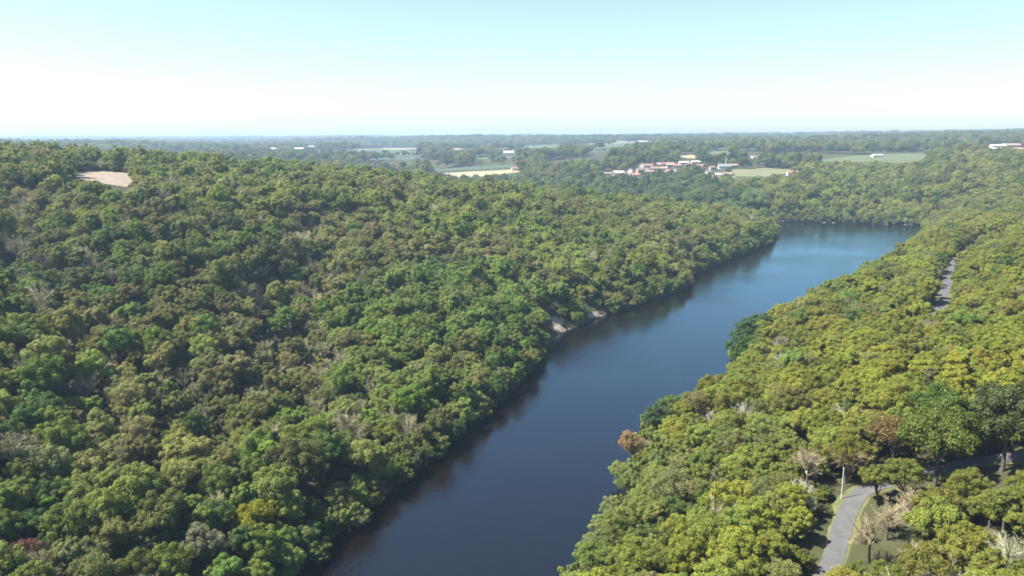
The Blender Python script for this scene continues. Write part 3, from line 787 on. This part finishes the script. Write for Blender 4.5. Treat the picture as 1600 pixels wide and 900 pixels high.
for (px, py, hh, kk, sc_, ti, lab) in SOLO:
    x, y = hit(px, py, 60, lift=hh*sc_*.8)
    if len(sx) < 9: x, y = unproj_z(px, py, 7*sc_); x += 0 if len(sx) < 1 else 2.5
    elif river_sd([x], [y])[0] < 1.0:
        for q in range(60):
            x += .5 if px > 900 else -.5
            if river_sd([x], [y])[0] > 1.0: break
    for q in range(40):
        if polyline_dist([x], [y], ROAD)[0] > 3.8: break
        y += .5
    big = 1.4 if len(sx) == 0 else .85 if len(sx) < 9 else 1.0
    ok &= ~(np.hypot(Tx-x, Ty-y) < 4.3*sc_*big)
    # what would hide it
    p_, q_, d_ = project(Tx, Ty, Gz+8.5*Ts*Tz); dd = project(x, y, float(H(x, y))+7)[2]
    ok &= ~((d_ < dd) & (d_ > dd-22) & (np.hypot(p_-px, (q_-py)) < 2.6*sc_*big*FPX/dd))
    sx.append(x); sy.append(y); ssc.append(sc_); sk.append(kk); st.append(ti); sl.append(lab)

Tx, Ty, Ts, Tk, Tz = (a[ok] for a in (Tx, Ty, Ts, Tk, Tz))
nsolo = len(sx)
Tx = np.append(sx, Tx); Ty = np.append(sy, Ty); Ts = np.append(ssc, Ts); Tk = np.append(sk, Tk).astype(int); Tz = np.append(np.ones(nsolo), Tz)
Gz = np.maximum(H(Tx, Ty), -.3)
NT = len(Tx)
# ------------------------------------------------------------------ foliage colour by place
PX, PY, PD = project(Tx, Ty, Gz+7.5*Ts*Tz)
g = np.random.default_rng(21)
side = np.zeros(NT)      # 0 = west bank, 1 = east terrace, 2 = beyond the bend
LBa = np.array(LB); xl = np.interp(Ty, LBa[:, 1], LBa[:, 0])
side[(Tx > xl+12)] = 1; side[(Ty > 735+.02*Tx) | ((Ty > 640) & (Tx > 420)) | (Ty > 820)] = 2
pal = {0: [((.062,.088,.024), 4), ((.080,.106,.032), 4), ((.050,.085,.024), 2), ((.034,.056,.020), 2.0), ((.088,.094,.036), 2.2), ((.098,.096,.042), 1.0), ((.075,.092,.05), 1.0), ((.07,.115,.022), 1.4)],
       1: [((.114,.128,.022), 7), ((.106,.126,.026), 5), ((.080,.115,.026), 2.2), ((.120,.124,.024), 2), ((.075,.105,.026), .5), ((.105,.105,.045), .8)],
       2: [((.075,.098,.034), 4), ((.090,.105,.036), 3), ((.055,.080,.030), 2.2), ((.10,.10,.045), 1.2), ((.04,.062,.028), 1)]}
T = np.zeros((NT, 3))
for sd_, L in pal.items():
    m = np.nonzero(side == sd_)[0]; w = np.array([q[1] for q in L]); cc = np.array([q[0] for q in L])
    cw = np.cumsum(w)/w.sum()
    # neighbours tend to share a kind: mix place-wise noise with chance
    u = np.clip((fbm(Tx[m], Ty[m], 46, 30)-.5)*2.2+.5, 0, .999)*.45 + g.random(len(m))*.55
    u = np.argsort(np.argsort(u))/max(1, len(m)); perm = np.random.default_rng(sd_).permutation(len(L)); cw = np.cumsum(w[perm])/w.sum()
    T[m] = cc[perm][np.searchsorted(cw, u)]
# broader drifts seen in the photograph (yellower near the terrace top, bluer wood below the hamlet, brown-grey ravine sides)
def drift(cond, col, f): T[cond] = T[cond]*(1-f)+np.array(col)*f
bl = (side == 2) & (Ty < 1080) & (Tx < 270); drift(bl, (.052,.078,.042), .55)
drift((side == 2) & (Ty < 1150) & (Tx >= 270) & (g.random(NT) < .9), (.118,.130,.036), .6)  # far hill leaves brightened in colour too, like the farther west slope
drift((side == 0) & (Ty > 340) & (g.random(NT) < .85), (.108,.128,.044), .6)  # haze and vignette lightening of the farther slope, put into leaf colour
drift((side == 0) & (np.hypot(Tx, Ty) > 330) & (fbm(Tx, Ty, 60, 44) > .62), (.10,.098,.055), .5)
gd = np.minimum(polyline_dist(Tx, Ty, GULLY), polyline_dist(Tx, Ty, GULLY2))
drift((side == 0) & (gd < 20) & (g.random(NT) < .5), (.088,.082,.048), .5)
def pdrift(px, py, rx, ry, col, f, pr=.8):
    drift((((PX-px)/rx)**2+((PY-py)/ry)**2 < 1) & (PD < 900) & (g.random(NT) < pr), col, f)
pdrift(230, 740, 140, 90, (.100,.100,.040), .5); pdrift(450, 640, 120, 60, (.095,.092,.036), .55); pdrift(350, 570, 50, 60, (.085,.085,.06), .6)
pdrift(700, 470, 160, 70, (.065,.105,.034), .5); pdrift(560, 600, 120, 70, (.075,.10,.036), .4); pdrift(120, 400, 160, 60, (.040,.068,.022), .55)
pdrift(330, 460, 80, 50, (.085,.085,.045), .6); pdrift(60, 340, 160, 50, (.075,.095,.022), .5); pdrift(1450, 560, 200, 70, (.128,.138,.016), .5)
pdrift(560, 400, 110, 60, (.098,.095,.062), .5, .5); pdrift(300, 330, 120, 50, (.095,.092,.062), .5, .5); pdrift(420, 560, 90, 90, (.092,.088,.055), .5, .55)
pdrift(1000, 780, 90, 90, (.092,.118,.042), .6); pdrift(910, 850, 60, 60, (.095,.12,.055), .6); pdrift(1150, 700, 120, 60, (.100,.125,.034), .5)
pdrift(1500, 820, 150, 80, (.100,.105,.028), .5); pdrift(1280, 620, 140, 40, (.122,.132,.022), .5); pdrift(1300, 680, 120, 40, (.112,.114,.04), .4)
lr = (side == 1) & (PX > 1340) & (PY > 690) & (g.random(NT) < .16); lr[:nsolo] = False; lr &= (Tk != 10); Tk[lr] = g.integers(7, 10, lr.sum())
T[Tk == 7] = T[Tk == 7]*.55+np.array((.108,.105,.065))*.45
bb = (Tk == 8) | (Tk == 9); T[bb] = np.array((.15,.138,.122))*g.uniform(.75, 1.25, bb.sum())[:, None]
wl = Tk == 6; T[wl] = T[wl]*.6+np.array((.10,.125,.065))*.4
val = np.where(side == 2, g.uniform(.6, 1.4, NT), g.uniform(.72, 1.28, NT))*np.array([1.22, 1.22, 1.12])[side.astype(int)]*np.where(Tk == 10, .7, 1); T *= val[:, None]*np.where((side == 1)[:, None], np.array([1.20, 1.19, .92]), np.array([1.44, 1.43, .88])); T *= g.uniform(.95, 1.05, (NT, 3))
T[:nsolo] = np.array(st)*np.array([1.18, 1.06, .75])
rot = g.uniform(0, 6.283, NT); tilt = g.normal(scale=.06, size=(NT, 2)); zsc = Tz*np.where(side == 1, g.uniform(.85, 1.1, NT), g.uniform(.8, 1.28, NT))

# ------------------------------------------------------------------ which trees show largest
BW, BH = 480, 270
buf = np.full((BH, BW), -1, int); cnt = np.zeros(NT, int)
near = np.nonzero((PD < 420) & (PX > -60) & (PX < 1660) & (PY > -40) & (PY < 990))[0]
near = near[np.argsort(PD[near])]
q = BW/1600.0
for i in near:
    if Tk[i] == 10: rad, mid, hv = 2.4, 2.4, 2.3
    else: rad, mid, hv = 4.1, 7.2, 4.0
    cx, cy, cd = project(Tx[i], Ty[i], Gz[i]+mid*Ts[i]*zsc[i]); rx = rad*Ts[i]*FPX/cd*q; ry = hv*Ts[i]*zsc[i]*FPX/cd*q
    cx *= q; cy *= q
    x0, x1 = max(0, int(cx-rx)), min(BW, int(cx+rx)+2); y0, y1 = max(0, int(cy-ry)), min(BH, int(cy+ry)+2)
    if x0 >= x1 or y0 >= y1: continue
    yy, xx = np.mgrid[y0:y1, x0:x1]
    m = (((xx+.5-cx)/rx)**2+((yy+.5-cy)/ry)**2 < 1) & (buf[y0:y1, x0:x1] < 0)
    sub = buf[y0:y1, x0:x1]; sub[m] = i; cnt[i] += int(m.sum())
NIND = 298
order = np.argsort(-cnt); best = [i for i in order if i >= nsolo and cnt[i] > 0][:NIND-nsolo]
chosen = list(range(nsolo))+sorted(best, key=lambda i: PD[i])
is_ind = np.zeros(NT, bool); is_ind[chosen] = True

def colour_word(c):
    r_, g_, b_ = c; v = max(c)
    if b_/v > .8: return 'grey'
    sat = 1-min(c)/v
    ratio = r_/g_
    if ratio > 1.25: w = 'brown'
    elif ratio > 1.08: w = 'tan'
    elif ratio > .93: w = 'yellow green' if sat > .7 else 'olive'
    elif ratio > .78: w = 'green' if sat > .6 else 'grey green'
    else: w = 'deep green'
    L = .3*r_+.6*g_+.1*b_
    return ('dark ' if L < .058 else 'pale ' if L > .115 else '')+w
SZ = lambda s: 'small' if s < .82 else 'large' if s > 1.12 else 'medium'
def place_word(i):
    sd_ = float(river_sd([Tx[i]], [Ty[i]])[0])
    if side[i] == 1:
        if polyline_dist(Tx[i:i+1], Ty[i:i+1], ROAD)[0] < 10: return 'beside the road'
        return 'at the east waterline' if sd_ < 9 else 'in the eastern wood'
    if sd_ < 9: return 'at the west waterline'
    if gd[i] < 18: return 'in the ravine'
    return 'on the western hillside'
used = {}
def auto_label(i):
    base = f"{SZ(Ts[i])} {colour_word(T[i])} {PROTO[Tk[i]][3]}"
    base += ' shrub' if Tk[i] == 10 else ' tree'
    base = base.replace('medium ', '')
    lab = f"{base} {place_word(i)}, {PX[i]/16:.1f}% across, {PY[i]/9:.1f}% down"
    return lab
protos = {}
def place_tree(i, label):
    k = int(Tk[i]); nm, cm, tm, w = PROTO[k]
    root = bpy.data.objects.new(nm, None); COL.objects.link(root)
    root.location = (Tx[i], Ty[i], Gz[i]); root.rotation_euler = (tilt[i, 0], tilt[i, 1], rot[i]); s = Ts[i]; root.scale = (s, s, s*zsc[i])
    c = bpy.data.objects.new('crown', cm); COL.objects.link(c); c.parent = root
    t = bpy.data.objects.new('stem' if k == 10 else 'trunk', tm); COL.objects.link(t); t.parent = root
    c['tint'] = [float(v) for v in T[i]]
    tag(root, label, {10: 'shrub'}.get(k, 'tree'), ('trees of the western hillside' if side[i] == 0 else 'trees of the eastern wood'))
    protos.setdefault(k, (c, t))
for i in chosen:
    place_tree(i, sl[i] if i < nsolo else auto_label(i))
# every kind must exist once as a real tree, the rest of the wood repeats it
for k in range(NP_):
    if k not in protos:
        c_ = [i for i in np.nonzero((Tk == k) & ~is_ind)[0] if cnt[i] > 0] or list(np.nonzero((Tk == k) & ~is_ind)[0])
        i = int(sorted(c_, key=lambda j: -cnt[j])[0]); is_ind[i] = True; place_tree(i, auto_label(i))

# ------------------------------------------------------------------ the rest of the wood: one object
rest = np.nonzero(~is_ind)[0]
fm = bpy.data.meshes.new('forest')
fm.vertices.add(len(rest)); fm.vertices.foreach_set('co', np.stack([Tx[rest], Ty[rest], Gz[rest]], 1).astype(np.float32).ravel())
def attr(nm, typ, arr, key):
    a = fm.attributes.new(nm, typ, 'POINT'); a.data.foreach_set(key, np.ascontiguousarray(arr).ravel())
attr('rot', 'FLOAT_VECTOR', np.stack([tilt[rest, 0], tilt[rest, 1], rot[rest]], 1).astype(np.float32), 'vector')
attr('scl', 'FLOAT_VECTOR', np.stack([Ts[rest], Ts[rest], Ts[rest]*zsc[rest]], 1).astype(np.float32), 'vector')
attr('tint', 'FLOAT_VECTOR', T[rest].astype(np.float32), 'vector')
attr('sort', 'INT', Tk[rest].astype(np.int32), 'value')
attr('close', 'INT', (np.hypot(Tx[rest], Ty[rest]) < 520).astype(np.int32), 'value')
forest = link(bpy.data.objects.new('forest', fm)); tag(forest, kind='stuff')
forest['label'] = 'dense deciduous woodland covering the valley sides and the plain beyond'
ng = bpy.data.node_groups.new('forest_nodes', 'GeometryNodeTree')
ng.interface.new_socket('Geometry', in_out='INPUT', socket_type='NodeSocketGeometry'); ng.interface.new_socket('Geometry', in_out='OUTPUT', socket_type='NodeSocketGeometry')
gi = ng.nodes.new('NodeGroupInput'); go = ng.nodes.new('NodeGroupOutput'); jn = ng.nodes.new('GeometryNodeJoinGeometry')
def named(nm, typ):
    n_ = ng.nodes.new('GeometryNodeInputNamedAttribute'); n_.data_type = typ; n_.inputs['Name'].default_value = nm; return n_.outputs[0]
a_rot, a_scl, a_k, a_c = named('rot', 'FLOAT_VECTOR'), named('scl', 'FLOAT_VECTOR'), named('sort', 'INT'), named('close', 'INT')
e2r = ng.nodes.new('FunctionNodeEulerToRotation'); ng.links.new(a_rot, e2r.inputs[0])
for k in range(NP_):
    cmp_ = ng.nodes.new('FunctionNodeCompare'); cmp_.data_type = 'INT'; cmp_.operation = 'EQUAL'
    ng.links.new(a_k, cmp_.inputs[2]); cmp_.inputs[3].default_value = k
    both = ng.nodes.new('FunctionNodeBooleanMath'); both.operation = 'AND'; ng.links.new(cmp_.outputs[0], both.inputs[0]); ng.links.new(a_c, both.inputs[1])
    for ob, sel in ((protos[k][0], cmp_.outputs[0]), (protos[k][1], both.outputs[0])):
        oi = ng.nodes.new('GeometryNodeObjectInfo'); oi.transform_space = 'ORIGINAL'; oi.inputs['Object'].default_value = ob
        ip = ng.nodes.new('GeometryNodeInstanceOnPoints')
        ng.links.new(gi.outputs[0], ip.inputs['Points']); ng.links.new(sel, ip.inputs['Selection']); ng.links.new(oi.outputs['Geometry'], ip.inputs['Instance'])
        ng.links.new(e2r.outputs[0], ip.inputs['Rotation']); ng.links.new(a_scl, ip.inputs['Scale']); ng.links.new(ip.outputs[0], jn.inputs[0])
ng.links.new(jn.outputs[0], go.inputs[0])
md = forest.modifiers.new('forest', 'NODES'); md.node_group = ng
0 and print('TREES', NT, 'nsolo', nsolo, 'fields', nf, 'cells', len(OC))

# ------------------------------------------------------------------ air
top_of_all = max(float(GH.max())+6, float((Gz+13.5*Ts*zsc).max()))+3
0 and print('TOP', top_of_all, GH.max())
V = []; F = []; box(V, F, -13600, 13600, -3600, 15600, -4.2, top_of_all)
haze = mesh_obj('haze', V, F, None); hm = bpy.data.materials.new('haze'); hm.use_nodes = True; nt = hm.node_tree
for n_ in list(nt.nodes):
    if n_.type != 'OUTPUT_MATERIAL': nt.nodes.remove(n_)
pv = N(nt, 'ShaderNodeVolumePrincipled'); pv.inputs['Color'].default_value = (.48,.66,.86,1); pv.inputs['Density'].default_value = HAZE = 1.5e-4; pv.inputs['Anisotropy'].default_value = .2
nt.links.new(pv.outputs[0], [n_ for n_ in nt.nodes if n_.type == 'OUTPUT_MATERIAL'][0].inputs['Volume'])
haze.data.materials.append(hm); tag(haze, kind='stuff')
haze['label'] = 'thin blue haze over the distant plain'

# ------------------------------------------------------------------ light
SUN_EL, SUN_AZ = 55, -98      # azimuth from +Y towards +X
w = bpy.data.worlds.new('World'); scene.world = w; w.use_nodes = True; nt = w.node_tree
bg = nt.nodes['Background']; sky = N(nt, 'ShaderNodeTexSky'); sky.sky_type = 'NISHITA'; sky.sun_disc = False
sky.sun_elevation = R(SUN_EL); sky.sun_rotation = R(SUN_AZ); sky.altitude = 200; sky.air_density = 1.0; sky.dust_density = .9; sky.ozone_density = 3.0
nt.links.new(sky.outputs[0], bg.inputs['Color']); bg.inputs['Strength'].default_value = .066
sl_ = bpy.data.lights.new('sun', 'SUN'); sl_.energy = 5.0; sl_.angle = R(.5); sl_.color = (1, .955, .87)
so = link(bpy.data.objects.new('sun', sl_))
sv = Vector((math.sin(R(SUN_AZ))*math.cos(R(SUN_EL)), math.cos(R(SUN_AZ))*math.cos(R(SUN_EL)), math.sin(R(SUN_EL))))
so.rotation_euler = sv.to_track_quat('Z', 'Y').to_euler()
so.location = (0, 0, 300)

# ------------------------------------------------------------------ camera
cd = bpy.data.cameras.new('camera'); cam = link(bpy.data.objects.new('camera', cd)); scene.camera = cam
cam.location = (0, 0, CAMZ); cam.rotation_euler = (math.pi/2-PITCH, 0, 0)
cd.sensor_width = 36; cd.lens = 36*FPX/1600; cd.clip_start = .5; cd.clip_end = 60000
vs = scene.view_settings; vs.view_transform = 'Standard'; vs.look = 'None'; vs.gamma = 1; vs.exposure = 1.85; vs.use_curve_mapping = False
cy = scene.cycles; cy.use_denoising = True; cy.max_bounces = 5; cy.diffuse_bounces = 3; cy.glossy_bounces = 2; cy.transmission_bounces = 3; cy.volume_bounces = 0; cy.transparent_max_bounces = 4
cy.filter_width = 1.7; cy.sample_clamp_indirect = 6
